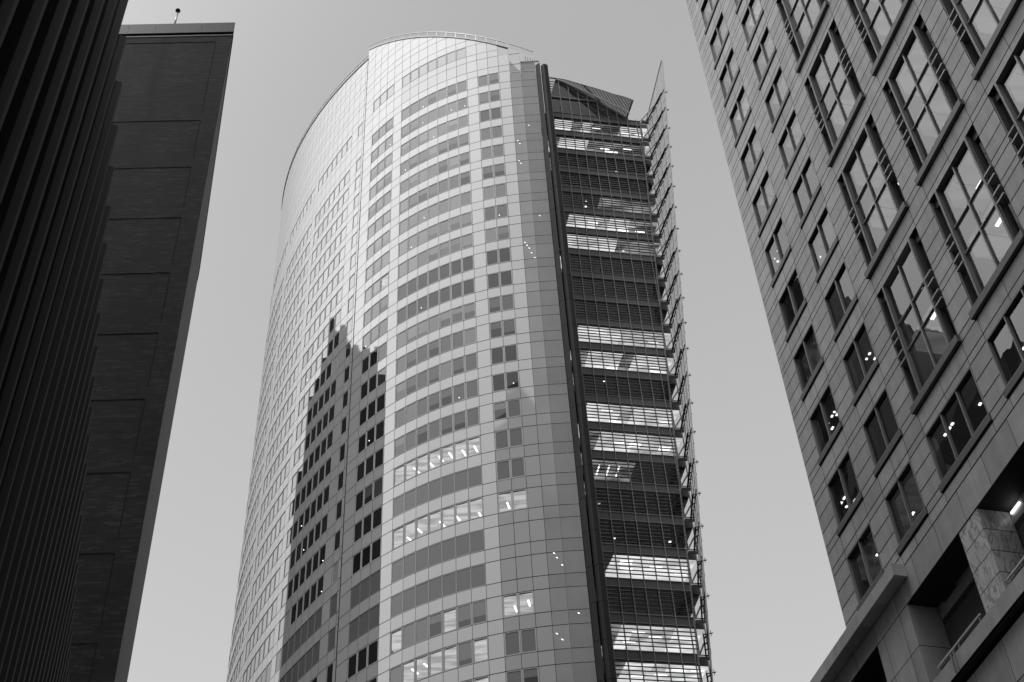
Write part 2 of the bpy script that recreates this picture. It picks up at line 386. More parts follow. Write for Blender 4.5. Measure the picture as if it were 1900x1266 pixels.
wall_bm = MB(); back_bm = MB(); crown_bm = MB(); winter_bm = MB()
wins = []          # (visible size, frame MB, pane MB)
camv = Vector((0, 0, 0))
def panel(bm, pa, pb, n2, zs, mat, gap=0.02, gz=0.035, jit=0.0015):
    """a flat cladding panel between two plan points"""
    t = (pb - pa).normalized(); pa2, pb2 = pa + t * gap, pb - t * gap
    j = [rng.uniform(-jit, jit) for _ in range(3)]; j.append(j[0] + j[2] - j[1])
    z0, z1 = zs[0] + gz, zs[1] - gz
    c = [V2(pa2 + n2 * j[0], z0), V2(pb2 + n2 * j[1], z0), V2(pb2 + n2 * j[2], z1), V2(pa2 + n2 * j[3], z1)]
    bm.poly(c[::-1], mat)
def window(pa, pb, n2, z0, z1, st, detail=True):
    t = (pb - pa).normalized(); w = (pb - pa).length
    fb, pbm = MB(), MB()
    fx, fz0, fz1 = 0.10, 0.10, 0.07
    a, b = pa + t * 0.015 - n2 * 0.006, pb - t * 0.015 - n2 * 0.006
    if st == 'p': fx, fz0, fz1 = 0.03, 0.05, 0.05
    def ring(o, x0, x1, za, zb_, m):   # x along t
        fb.obox(V2(a + t * x0, za), V2(t * (x1 - x0), 0), V2(-n2 * 0.09, 0), Vector((0, 0, zb_ - za)), m)
    W_ = (b - a).length; lo, hi = z0 + 0.03, z1 - 0.02; fm = 'panel_grey' if st == 'p' else 'frame'
    ring(0, 0, fx, lo, hi, fm); ring(0, W_ - fx, W_, lo, hi, fm); ring(0, fx, W_ - fx, lo, lo + fz0, fm); ring(0, fx, W_ - fx, hi - fz1, hi, fm)
    g0, g1 = a + t * fx - n2 * 0.03, b - t * fx - n2 * 0.03; za, zb_ = lo + fz0, hi - fz1
    jit = 0.0045
    def q(za, zb_, m, off=0.0):
        j = [rng.uniform(-jit, jit) for _ in range(3)]; j.append(j[0] + j[2] - j[1])
        pbm.poly([V2(g0 + n2 * (j[3] - off), zb_), V2(g1 + n2 * (j[2] - off), zb_), V2(g1 + n2 * (j[1] - off), za), V2(g0 + n2 * (j[0] - off), za)], m)
    r = rng.random()
    if st == 'E':
        q(za, zb_, 'clear')
        d = 4.2; ex = t * 1.6; dz_ = .05 + .012 * rng.random()
        back_bm.poly([V2(g0 - ex - n2 * .12, zb_ - dz_), V2(g0 - ex - n2 * d, zb_ - dz_), V2(g1 + ex - n2 * d, zb_ - dz_), V2(g1 + ex - n2 * .12, zb_ - dz_)], 'ceil_room')
        back_bm.poly([V2(g0 - ex - n2 * d, za), V2(g1 + ex - n2 * d, za), V2(g1 + ex - n2 * d, zb_ - .08), V2(g0 - ex - n2 * d, zb_ - .08)], 'ceil_dim')
        if r < .6:
            c = g0.lerp(g1, .25 + .5 * rng.random()) - n2 * (.7 + rng.random() * 1.0)
            back_bm.obox(V2(c, zb_ - .14), V2(t * .16, 0), V2(-n2 * .9, 0), Vector((0, 0, .05)), 'lamp')
    elif st in 'ml' and r < .5:
        zm = lerp(za, zb_, .15 + .5 * rng.random()); q(zm, zb_, PM[st]); q(za, zm, 'pane_dark' if st == 'm' else 'pane_mid')
    else:
        q(za, zb_, PM[st])
        if st in 'dmls' and r > .94:      # glowing dot set on the opaque pane in place of a room lamp
            c = g0.lerp(g1, .2 + .6 * rng.random()); h = lerp(za, zb_, .12 + .2 * rng.random())
            pbm.ball(V2(c + n2 * 0.012, h), 0.055, 'lamp', 8, 6)
    mid = V2((pa + pb) / 2, (z0 + z1) / 2); dv = mid.normalized()
    size = w * (z1 - z0) * abs(dv.dot(V2(n2, 0))) / mid.length_squared
    wins.append((size, fb, pbm, mid))

def facade(C, lines, types, top, left):
    nmax = 17; zf = FZ if left else 1.0
    for i, ty in enumerate(types):
        s0, s1 = lines[i], lines[i + 1]
        pa, pb = C.at(s0), C.at(s1); n2 = C.nrm((s0 + s1) / 2)
        # C runs right to left: outward normal already faces the street
        for n in range(N_LO, nmax + 1):
            for z0, z1, isw in ((zrow(n) * zf, (zrow(n) + WH) * zf, True), ((zrow(n) + WH) * zf, zrow(n + 1) * zf, False)):
                if z1 < -EYE: continue
                if z0 >= max(top(s0), top(s1)): continue
                full = z1 <= min(top(s0), top(s1))
                if ty in 'wv' and not left:
                    zw = 146.2 if ty == 'w' else 145.2
                    if z0 < zw - 0.5:
                        panel(winter_bm, pa, pb, n2, (z0, z1), 'winter' if ty == 'w' else 'winter2', 0.015, 0.03, .003)
                        back_bm.poly([V2(pa - n2 * .06, z0), V2(pb - n2 * .06, z0), V2(pb - n2 * .06, z1), V2(pa - n2 * .06, z1)][::-1], 'joint')
                    else:
                        pl = clip_top([(s0, z0 + .03), (s1, z0 + .03), (s1, z1 - .03), (s0, z1 - .03)], top)
                        if len(pl) > 2: crown_bm.poly([V2(C.at(s), z) for s, z in pl][::-1], 'crown')
                    continue
                isg = ty in '237' or ty in '1ABCD'
                ntop = 10 if not left else 9
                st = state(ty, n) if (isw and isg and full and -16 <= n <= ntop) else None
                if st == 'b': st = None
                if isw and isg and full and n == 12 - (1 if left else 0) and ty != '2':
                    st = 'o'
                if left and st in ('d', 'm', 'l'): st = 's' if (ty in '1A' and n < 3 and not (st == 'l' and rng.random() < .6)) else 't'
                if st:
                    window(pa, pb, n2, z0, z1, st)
                elif full:
                    grey = (not left and 146.9 < z0 < 150.4 and ty in '7' )
                    panel(wall_bm, pa, pb, n2, (z0, z1), 'panel_grey' if grey else 'panel', 0.02, 0.036)
                    back_bm.poly([V2(pa - n2 * .05, z0), V2(pb - n2 * .05, z0), V2(pb - n2 * .05, z1), V2(pa - n2 * .05, z1)][::-1], 'joint')
                else:
                    pl = clip_top([(s0 + .016, z0 + .028), (s1 - .016, z0 + .028), (s1 - .016, z1 - .028), (s0 + .016, z1 - .028)], top)
                    if len(pl) > 2:
                        clear = (not left) and ty == 'b' and s0 < 3.2
                        (crown_bm if clear else wall_bm).poly([V2(pa + (pb - pa) * ((s - s0) / (s1 - s0)), z) for s, z in pl][::-1], 'crown' if clear else 'panel')
                        if not clear:
                            pl = clip_top([(s0, z0), (s1, z0), (s1, z1), (s0, z1)], lambda s: top(s) - .05)
                            back_bm.poly([V2(pa + (pb - pa) * ((s - s0) / (s1 - s0)) - n2 * .05, z) for s, z in pl][::-1], 'joint')
facade(CR, LR, TR, topR, False)
facade(CL, LL, TL, topL, True)
# return where the left sheet stands proud of the right one
wall = wall_bm.build('curtain_wall', tower)
winter_bm2 = winter_bm
for z in [zrow(n) + d for n in range(-16, 11) for d in (0.1,)]:
    pass
# slim light edge of the inner wall in the winter gardens
for s in (0.55, 1.8):
    a = CR.at(s) + CR.nrm(s) * 0.012
    winter_bm.obox(V2(a, 40), V2(Vector((-1, 0)) * .03, 0), V2(CR.nrm(s) * .02, 0), Vector((0, 0, 104)), 'panel_grey')
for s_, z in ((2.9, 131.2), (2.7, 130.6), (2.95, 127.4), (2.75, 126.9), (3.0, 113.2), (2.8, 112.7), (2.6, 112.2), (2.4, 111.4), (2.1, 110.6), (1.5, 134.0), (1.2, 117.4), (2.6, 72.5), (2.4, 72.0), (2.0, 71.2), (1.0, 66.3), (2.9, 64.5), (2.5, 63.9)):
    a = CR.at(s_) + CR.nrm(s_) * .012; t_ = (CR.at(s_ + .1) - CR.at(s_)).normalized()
    winter_bm.poly([V2(a, z), V2(a - t_ * .16, z - .09), V2(a - t_ * .14, z + .01), V2(a, z + .08)], 'lamp')  # glints painted as small glowing flakes on the glass
winter_bm.build('winter_garden', tower)
back_bm.build('backing', sub(wall, tower))

# gable wedges of the winter gardens under the crown, and the open glass corner with its rods
gm = MB()
w0, w1, w2 = CR.at(0), CR.at(1.8), CR.at(3.134)
gm.poly([V2(w1, 145.3), V2(w1, 144.2), V2(w0, 145.0), V2(w0, 146.3)], 'winter')
gm.poly([V2(w2, 145.3), V2(w2, 148.0), V2(w1, 144.9), V2(w1, 144.6)], 'winter2')
gm.build('gable', tower)
rods = MB()
for z in (145.2, 146.98, 149.25):
    a, b = (0.0 if z < 149 else 1.75), 3.134
    rods.bar(V2(CR.at(a), z), V2(CR.at(1.8) if a == 0 else CR.at(a), z), .07, .09, 'steel'); rods.bar(V2(CR.at(1.8), z), V2(CR.at(b), z), .07, .09, 'steel')
rods.bar(V2(CR.at(-.5), 147.25), V2(CR.at(1.8), 147.25), .12, .16, 'mull')
for s in (0.0, 1.8, 3.134): rods.bar(V2(CR.at(s), 144.5), V2(CR.at(s), topR(s)), .07, .07, 'steel')
for i in range(4): rods.bar(V2(CR.at(.2 + .3 * i) , 147.9 + .2 * i), V2(CR.at(.2 + .3 * i) - CR.nrm(.3) * 1.4, 147.9 + .2 * i), .06, .12, 'steel')
rods.build('corner_frame', tower)
crown_bm.build('crown_glass', tower)

# railings along both sloping top edges
def railing(C, ss, top, h):
    r = MB(); pr = None
    for s in ss:
        b = V2(C.at(s), top(s)); t = V2(C.at(s), top(s) + h)
        r.bar(b, t, .07, .07, 'white', up=V2(C.nrm(s), 0))
        if pr is not None: r.bar(pr, t, .09, .10, 'white')
        pr = t
    return r
railing(CR, LR, topR, 1.15).build('roof_railing', tower)
railing(CL, LL, topL, 0.95).build('roof_railing', tower)
coping = MB()
for C, ss, top in ((CR, LR[2:], topR), (CL, LL, topL)):
    for a, b in zip(ss, ss[1:]): coping.bar(V2(C.at(a) - C.nrm(a) * .05, top(a) + .05), V2(C.at(b) - C.nrm(b) * .05, top(b) + .05), .3, .1, 'panel')
coping.build('coping', tower)

# the hundred windows that show largest are parts of their own; the rest are one mesh
def shows(mid):
    d = cam.matrix_world.to_3x3().transposed() @ mid
    if d.z >= 0: return False
    x, y = FPX * d.x / -d.z, FPX * d.y / -d.z
    return abs(x) < 950 and abs(y) < 640
wins.sort(key=lambda w: -w[0] * (1 if shows(w[3]) else 0))
rest = MB()
def merge(dst, src):
    o = len(dst.v); dst.v += src.v
    for f, m, u in zip(src.f, src.m, src.uv): dst.f.append(tuple(i + o for i in f)); dst.m.append(dst.mi(src.mats[m])); dst.uv.append(u)
for i, (sz, fb, pbm, mid) in enumerate(wins):
    if i < 100:
        f = fb.build('window', tower); pbm.build('pane', sub(f, tower))
    else: merge(rest, fb); merge(rest, pbm)
rest.build('windows', tower, 'stuff')

# ---- the two dark edge blades
for (a, b, c, zt) in (((4.97, 95.47), (5.48, 95.08), (5.52, 95.45), 146.4), ((5.60, 95.26), (5.99, 94.95), (6.44, 95.18), 145.9)):
    bl = MB(); a, b, c = Vector(a), Vector(b), Vector(c); n = 0; z = -EYE
    zs = [-EYE] + [zrow(k) + .4 for k in range(-28, 11)] + [zt]
    for z0, z1 in zip(zs, zs[1:]):
        bl.prism([a, b, c, c + Vector((.05, 1.5)), a + Vector((.05, 1.5))], z0 + .02, z1 - .02, 'darkmetal')
    bl.prism([a.lerp(b, .06) + Vector((0, .06)), b + Vector((0, .06)), c + Vector((0, .06)), c + Vector((0, 1.4)), a + Vector((.05, 1.4))], -EYE, zt - .1, 'joint')
    bl.build('edge_blade', tower)

# ---- louvred end facade
K = 1.0444
D0 = Vector((6.684, 99.22)); DD = Vector((math.cos(math.radians(12)), math.sin(math.radians(12)))); DN = Vector((DD.y, -DD.x))
def edge_u(z): return 7.22 + (z - 65.3) * 0.0481
def dp(u, z, d=0.0): return V2(D0 + DD * u + DN * d, z)
def sp_top(j): return 65.16 + 3.65 * j
SPH = 0.95; BAY = 1.155
side = MB(); side.poly([(6.44, 95.3, -EYE), (6.684, 99.22, -EYE), (6.684, 99.22, 148), (6.44, 95.3, 146)], 'darkmetal2'); side.build('side_wall', tower)
LIT = {21: 'A', 20: 'L', 17: 'H', 16: 'L', 15: 'H', 11: 'L', 10: 'L', 8: 'L', 7: 'L', 6: 'P', 4: 'D', 3: 'L', 1: 'L', 0: 'L', -1: 'd', -2: 'L', -3: 'd'}
for j in range(-18, 22):
    zt = sp_top(j); zb = zt - SPH; ue = edge_u(zt); wz0 = sp_top(j - 1); wz1 = zb
    s = MB()
    nb = int(ue / BAY)
    us = [i * BAY for i in range(nb + 1)] + [ue]
    for u0, u1 in zip(us, us[1:]):
        s.poly([dp(u0 + .01, zb), dp(u1 - .01, zb), dp(u1 - .01, zt), dp(u0 + .01, zt)], 'darkmetal2')
    s.obox(dp(0, zt - .06, -.02), dp(ue, 0) - dp(0, 0), V2(DN * .09, 0), Vector((0, 0, .06)), 'mull')
    s.obox(dp(0, zb, -.02), dp(ue, 0) - dp(0, 0), V2(DN * .09, 0), Vector((0, 0, .06)), 'mull')
    s.obox(dp(0, zb, -5.5), dp(ue, 0) - dp(0, 0), V2(DN * 5.4, 0), Vector((0, 0, SPH - .05)), 'core')
    sp = s.build('spandrel', tower)
    if j < -2: 
        g_ = MB(); g_.poly([dp(0, wz0, -.05), dp(ue, wz0, -.05), dp(ue, wz1, -.05), dp(0, wz1, -.05)], 'pane_dark'); g_.build('glazing', tower); continue
    ty = LIT.get(j, 'd')
    gz = MB(); gz.poly([dp(0, wz0, -.10), dp(ue, wz0, -.10), dp(ue, wz1, -.10), dp(0, wz1, -.10)], 'clear'); gz.build('glazing', tower)
    lv = MB()
    for k in range(1, 7):
        z = lerp(wz0, wz1, k / 6.6)
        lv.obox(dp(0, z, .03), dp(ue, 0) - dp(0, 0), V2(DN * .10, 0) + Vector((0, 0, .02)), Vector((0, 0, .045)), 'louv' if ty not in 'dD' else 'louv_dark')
    lv.build('louvre_screen', tower)
    ce = MB(); zc = wz1 - .01; dk = 5.3
    def cq(u0, u1, m, d0=-.3, d1=-dk, sk=0.5):
        ce.poly([dp(u0, zc, d0), dp(u0 - sk, zc, d1), dp(u1 - sk, zc, d1), dp(u1, zc, d0)], m)
    if ty == 'd': cq(.02, ue + .9, 'ceil_dark', sk=0)
    elif ty in 'LA':
        u0 = rng.choice((.3, .7, 1.1, 1.3)); sk = rng.uniform(0, .6); cq(.02, u0, rng.choice(('ceil_half', 'ceil_dim', 'ceil_half')), sk=0); u1 = u0
        while u1 < ue + .9:
            u2 = min(ue + .9, u1 + rng.choice((1.2, 2.3, 3.5))); cq(u1, u2, rng.choice(('ceil_lit', 'ceil_lit2', 'ceil_lit', 'ceil_half') if j > 9 else ('ceil_lit', 'ceil_lit', 'ceil_lit2')) if j != 3 else 'ceil_lit', sk=sk); u1 = u2
    elif ty == 'H':
        m = int(ue * .5)
        if j == 15: cq(.02, ue * .6, 'ceil_lit', sk=0); cq(ue * .6, ue + .9, 'ceil_half', sk=0)
        else: cq(.02, ue * .45, 'ceil_dark', sk=0); cq(ue * .45, ue + .9, 'ceil_half', sk=0)
    elif ty == 'P': cq(.02, ue * .52, 'ceil_half', sk=0); cq(ue * .52, ue + .9, 'ceil_dark', sk=0)
    elif ty == 'D': cq(.02, ue + .9, 'ceil_dark', sk=0)
    # lamps on the ceiling; most room light is put into the ceiling's glow
    nl_ = {'L': 5, 'A': 4, 'H': 3, 'P': 3, 'D': 2, 'd': 1 if j % 2 else 0}[ty]
    for k in range(nl_):
        if ty == 'P': u, d = .9 + .95 * k, -.9; ce.obox(dp(u, zc - .06, d), V2(DD * .12, 0), V2(-DN * 1.5, 0), Vector((0, 0, .05)), 'lamp')
        elif ty in 'LA' : u, d = 1.3 + rng.random() * (ue - 1.6), -.8 - rng.random() * 1.8; ce.obox(dp(u, zc - .06, d), V2(DD * 1.1, 0), V2(-DN * .16, 0), Vector((0, 0, .05)), 'lamp')
        else: u, d = .5 + rng.random() * (ue - 1), -.6 - rng.random() * 2; ce.obox(dp(u, zc - .06, d), V2(DD * .22, 0), V2(-DN * .16, 0), Vector((0, 0, .05)), 'lamp')
    ce.poly([dp(0, wz0, -dk), dp(ue + .9, wz0, -dk), dp(ue + .9, wz1, -dk), dp(0, wz1, -dk)], 'core' if ty in 'dD' else 'ceil_dim')
    ce.build('ceiling', tower)
    if ty in 'LAH' and j > -1:
        # furniture and columns standing at the glass
        fu = MB()
        for k in range(3):
            u = 1 + rng.random() * (ue - 2); fu.obox(dp(u, wz0, -.9), V2(DD * (.2 + .35 * rng.random()), 0), V2(-DN * .3, 0), Vector((0, 0, .25 + .4 * rng.random())), 'core')
        fu.build('furniture', tower)
    # recessed return bay towards the glass screen
    rb = MB(); rb.poly([dp(ue, wz0, -.35), dp(ue + .95, wz0, -.35), dp(ue + .95, wz1, -.35), dp(ue, wz1, -.35)], 'clear')
    rb.poly([dp(ue, wz1, -.35), dp(ue + .95, wz1, -.35), dp(ue + .95, zt, -.35), dp(ue, zt, -.35)], 'darkmetal2')
    rb.bar(dp(ue + .95, wz0, -.33), dp(edge_u(zt) + .95, zt, -.33), .1, .12, 'mull'); rb.bar(dp(ue + .02, wz0, -.15), dp(ue + .02, zt, -.15), .08, .35, 'mull', up=V2(DN, 0))
    rb.build('return_bay', tower)
# mullions, each one a part
u = 0.0; i = 0
while u < 11.0:
    z0 = -EYE if u < 7.1 else 65.3 + (u - 7.22) / 0.0481
    if z0 < 138:
        mb = MB(); 
        zt_ = 149.2 if u < 1.3 else (142.0)
        mb.obox(dp(u - .035, z0, -.08), V2(DD * .07, 0), V2(DN * .2, 0), Vector((0, 0, max(z0 + 3, zt_) - z0)), 'mull'); mb.build('mullion', tower)
    u += BAY
em = MB(); em.bar(dp(edge_u(-EYE), -EYE, .05), dp(edge_u(141.9), 141.9, .05), .12, .14, 'mull', up=V2(DN, 0)); em.build('edge_mullion', tower)

# ---- arched glass lantern and its ribbed canopy over the end facade
ARC = [(0.0, 149.15), (1.2, 149.15), (2.44, 148.1), (3.65, 147.05), (4.77, 146.12), (5.97, 145.08), (7.15, 143.95), (8.37, 143.0), (9.45, 142.0)]
def arcz(u):
    for (a, za), (b, zb_) in zip(ARC, ARC[1:]):
        if a <= u <= b: return lerp(za, zb_, (u - a) / (b - a))
    return 141.9
la = MB()
for a, b in zip(ARC, ARC[1:]):
    la.poly([dp(a[0], 141.8, -.1), dp(b[0], 141.8, -.1), dp(b[0], b[1], -.1), dp(a[0], a[1], -.1)], 'clear')
    la.bar(dp(a[0], a[1], .03), dp(b[0], b[1], .03), .16, .14, 'mull', up=V2(DN, 0))
    u = 0
for k in range(1, 9):
    u = k * BAY; la.bar(dp(u, 141.8, .02), dp(u, arcz(u), .02), .07, .12, 'mull', up=V2(DN, 0))
for k in range(1, 14):
    z = 141.9 + k * .52; ur = 0
    for q in range(0, 96):
        if arcz(q * .1) > z: ur = q * .1
    if ur > .3: la.obox(dp(0, z, -.28), V2(DD * ur, 0), V2(DN * .12, 0), Vector((0, 0, .07)), 'louv')
la.obox(dp(0, 144.95, -.1), V2(DD * 5.9, 0), V2(DN * .18, 0), Vector((0, 0, .14)), 'mull')
la.build('roof_lantern', tower)
cy = MB()
def over(u): return max(0.0, 0.32 * (u - .9)) if u < 9 else 2.6
SDv = Vector((0.27362, -0.96184))
CN_ = 56
pts = []
for k in range(CN_ + 1):
    u = 0.9 + (9.3 - .9) * k / CN_; pts.append((u, arcz(u) + .06))
for (u0, z0), (u1, z1) in zip(pts, pts[1:]):
    o0, o1 = over(u0), over(u1)
    p = lambda u, z, o: V2(D0 + DD * u + SDv * o + DN * .12, z)
    um = lerp(u0, u1, .55); zm = lerp(z0, z1, .55)
    cy.poly([p(u0, z0, -.3), p(um, zm, -.3), p(um, zm, over(um)), p(u0, z0, o0)], 'slat')
    cy.poly([p(um, zm, -.3), p(um, zm - .14, -.3), p(um, zm - .14, over(um)), p(um, zm, over(um))], 'darkmetal')
    cy.poly([p(u0, z0 + .05, -.3), p(u1, z1 + .05, -.3), p(u1, z1 + .05, -9), p(u0, z0 + .05, -9)], 'darkmetal')
    cy.poly([p(u0, z0 - .02, -.3), p(um, zm - .02, -.3), p(um, zm - .02, -8), p(u0, z0 - .02, -8)], 'slat')
can = cy.build('canopy', tower)
cb = MB()
for (u0, z0), (u1, z1) in zip(pts[::7], pts[7::7]):
    q = lambda u, z, f: V2(D0 + DD * u + SDv * (over(u) * f) + DN * .12, z)
    cb.tube(q(u0, z0 - .35, .35), q(u1, z1 - .35, .35), .11, 'white'); cb.bar(q(u0, z0, 1.0), q(u1, z1, 1.0), .08, .16, 'steel')
cb.bar(q(9.3, 142.15, 0), q(9.3, 142.15, 1.0), .1, .2, 'steel'); cb.bar(q(3.8, 147.0, 1.0), q(6.2, 145.0, 0.0), .12, .16, 'mull')
cb.build('canopy_edge', sub(can, tower))
roof = MB(); roof.poly([dp(0, 141.75, -.3), dp(10.8, 141.75, -.3), dp(8, 141.75, -14), dp(0, 141.75, -14)], 'core'); roof.build('roof', tower)

# ---- glass screen standing off the end facade, with an outrigger at every storey
def outer_x(z): return 14.02 + 0.0757 * (z - 59.9)
def scr_in(z): return D0 + DD * (edge_u(z) + 1.0)
def scr_out(z): return Vector((outer_x(z), 96.6))
sc_ = MB()
zs = [-EYE + 1.83 * i for i in range(0, 80)]
zs = [z for z in zs if z < 140.5] + [141.8]
for z0, z1 in zip(zs, zs[1:]):
    for a, b in ((0, .26), (.26, .52), (.52, .78), (.78, 1.0)):
        g_ = .012
        A0, A1 = scr_in(z0).lerp(scr_out(z0), a + g_), scr_in(z0).lerp(scr_out(z0), b - g_); B0, B1 = scr_in(z1).lerp(scr_out(z1), a + g_), scr_in(z1).lerp(scr_out(z1), b - g_)
        sc_.poly([V2(A0, z0 + .02), V2(A1, z0 + .02), V2(B1, z1 - .02), V2(B0, z1 - .02)], 'screen')
# the pointed top of the screen
zt0, zt1 = 141.8, 147.2; ztop = lambda t: lerp(141.9, 147.3, t)
for a, b in ((0, .26), (.26, .52), (.52, .78), (.78, 1.0)):
    P = lambda t, z: V2(scr_in(141.8).lerp(Vector((outer_x(z), 96.6)), t), z)
    z = 141.8
    while z < ztop(b) - .1:
        z1 = z + 1.83
        lo_a, hi_a = min(z, ztop(a)), min(z1 - .03, ztop(a)); lo_b, hi_b = min(z, ztop(b)), min(z1 - .03, ztop(b))
        sc_.poly([P(a + .012, lo_a), P(b - .012, lo_b), P(b - .012, hi_b), P(a + .012, hi_a)], 'screen'); z = z1
screen = sc_.build('glass_screen', tower)
st_ = MB(); st_.bar(V2(scr_in(141.9) + Vector((-.15, 0)), 142.2), V2(scr_out(147) + Vector((-.1, 0)), 147.4), .1, .12, 'mull')
for t in (.26, .52, .78):
    for z0, z1 in ((-EYE, 70), (70, 141.8)): st_.bar(V2(scr_in(z0).lerp(scr_out(z0), t) - Vector((.04, 0)), z0), V2(scr_in(z1).lerp(scr_out(z1), t) - Vector((.04, 0)), z1), .05, .06, 'mull')
for z0, z1 in ((-EYE, 70), (70, 147.4)): st_.bar(V2(scr_out(z0), z0), V2(scr_out(z1), z1), .06, .08, 'steel')
st_.build('screen_top_rail', sub(screen, tower))
for j in range(-3, 22):
    z = sp_top(j) - .45; br = MB()
    a = V2(scr_in(z) + Vector((-.28, -.2)), z); b = V2(Vector((outer_x(z) - .38, 97.25)), z)
    d = (b - a).normalized(); side_ = Vector((-d.y, d.x, 0))
    br.bar(a, b, .13, .20, 'darkmetal'); br.bar(b, b + Vector((.75, -.15, .0)), .07, .07, 'darkmetal'); br.bar(b + Vector((.6, -.1, -.25)), b + Vector((.6, -.1, .3)), .05, .05, 'mull')
    br.bar(b, b + Vector((0, 0, .3)), .06, .06, 'steel')
    box0 = dp(edge_u(z) + .05, z + .05, .12)
    br.obox(box0 - Vector((0, 0, .22)), V2(DD * .95, 0), V2(DN * .35, 0), Vector((0, 0, .1)), 'mull')
    br.tube(box0 + V2(DN * .36, .0), box0 + V2(DD * .95 + DN * .36, 0), .07, 'white', 8)
    br.tube(box0 + V2(DN * .3, .05), a.lerp(b, .62) + Vector((-.05, 0, .05)), .08, 'white', 6)
    for t in (.12, .36, .6, .84):
        c = a.lerp(b, t); e = V2(scr_in(z).lerp(scr_out(z), t), z)
        br.bar(c, e - Vector((.02, 0, 0)), .08, .09, 'darkmetal'); br.bar(e - Vector((.08, 0, 0)), e + d * .75 - Vector((.08, 0, 0)), .07, .11, 'darkmetal'); br.bar(e - Vector((.08, 0, 1.82)), e + d * .75 - Vector((.08, 0, 1.82)), .06, .09, 'mull')
    br.build('outrigger', tower)

# ---- mass of the building behind its skins
core = MB()
plan = [CR.at(s) - CR.nrm(s) * 3.0 for s in (1.5, 6, 11, 16, 21)] + [CL.at(s) - CL.nrm(s) * 3.0 for s in (2, 8, 14, 20, 26, 32, 38)]
plan += [CL.at(39.5) + Vector((8, 1)), Vector((-4, 150)), Vector((9, 125)), D0 + DD * 5.0 - DN * 6.0, D0 - DN * 6.0 + DD * .2]
core.prism(plan, -EYE, 141.5, 'core'); core.build('core', tower)
lend = MB(); e = CL.at(40); lend.poly([V2(e, -EYE), V2(e + Vector((6, -1)), -EYE), V2(e + Vector((6, -1)), 150), V2(e, 165)], 'panel'); lend.build('end_wall', tower)

# ================================================================== GRANITE BUILDING
G0 = Vector((12.7077, 48.3582)); SD = Vector((0.27362, -0.96184)); GN = Vector((-0.96184, -0.27362))
gran = thing('granite_building', (G0.x, G0.y, 0), 'grey granite office block with gridded bay windows and recessed lower loggia', 'building')
def gp(h, z, d=0.0): return V2(G0 + SD * h + GN * d, z)
FH = 3.875; HEAD = 46.17; HM = 34.0; ZT = HEAD + FH * 11 + .5
SMALL = [(1.36, 3.76), (5.2, 7.58)]; BIG = [(8.92, 12.70), (13.94, 17.72), (18.96, 22.74)]
holes = []      # h0, h1, z0, z1
def small_heads(c): return [HEAD + FH * k for k in range(-3, 11)]
gw = []
for c in SMALL:
    for zh in small_heads(c): holes.append((c[0], c[1], zh - 2.36, zh)); gw.append(('s', c, zh))
for c in BIG:
    for k in (-1, 1, 3, 5, 7): zh = HEAD + FH * k; holes.append((c[0], c[1], zh - 2.36 - FH, zh)); gw.append(('b', c, zh))
    zh = HEAD - 3 * FH; holes.append((c[0], c[1], zh - 2.36, zh)); gw.append(('t', c, zh))
ROWS = []
for k in range(-4, 11):
    zh = HEAD + FH * k
    ROWS += [zh - 2.73, zh - 2.36, zh - 1.62, zh - .81, zh, zh + .355]
ROWS = sorted(r for r in ROWS if r > 31.5) ; ROWS = [31.33] + ROWS
HL = [0, 1.36, 2.56, 3.76, 5.2, 6.39, 7.58, 8.92, 10.8, 12.70, 13.94, 15.83, 17.72, 18.96, 20.85, 22.74, 23.98, 26, 28, 30, 32, 34]
def inhole(h0, h1, z0, z1):
    hm, zm = (h0 + h1) / 2, (z0 + z1) / 2
    return any(a < hm < b and c < zm < d for a, b, c, d in holes)
gwall = MB(); gb = MB()
def slab(bm, h0, h1, z0, z1, d, mat, g=.012, gz=.016):
    bm.poly([gp(h1 - g, z0 + gz, d), gp(h1 - g, z1 - gz, d), gp(h0 + g, z1 - gz, d), gp(h0 + g, z0 + gz, d)], mat)
for z0, z1 in zip(ROWS, ROWS[1:]):
    thin = z1 - z0 < .45
    i = 0
    while i < len(HL) - 1:
        j = i + 1
        if inhole(HL[i], HL[j], z0, z1): i = j; continue
        slab(gwall, HL[i], HL[j], z0, z1, 0, 'granite', .012, .028)
        gb.poly([gp(HL[i], z0, -.07), gp(HL[i], z1, -.07), gp(HL[j], z1, -.07), gp(HL[j], z0, -.07)], 'joint')
        i = j
ztop = ROWS[-1]
# reveals of every opening
for a, b, c, d in holes:
    dep = -.45
    gwall.poly([gp(a, c, 0), gp(a, d, 0), gp(a, d, dep), gp(a, c, dep)], 'granite'); gwall.poly([gp(b, c, 0), gp(b, d, 0), gp(b, d, dep), gp(b, c, dep)], 'granite')
    gwall.poly([gp(a, d, 0), gp(b, d, 0), gp(b, d, dep), gp(a, d, dep)], 'granite_shade'); gwall.poly([gp(a, c, 0), gp(b, c, 0), gp(b, c, dep), gp(a, c, dep)], 'granite')
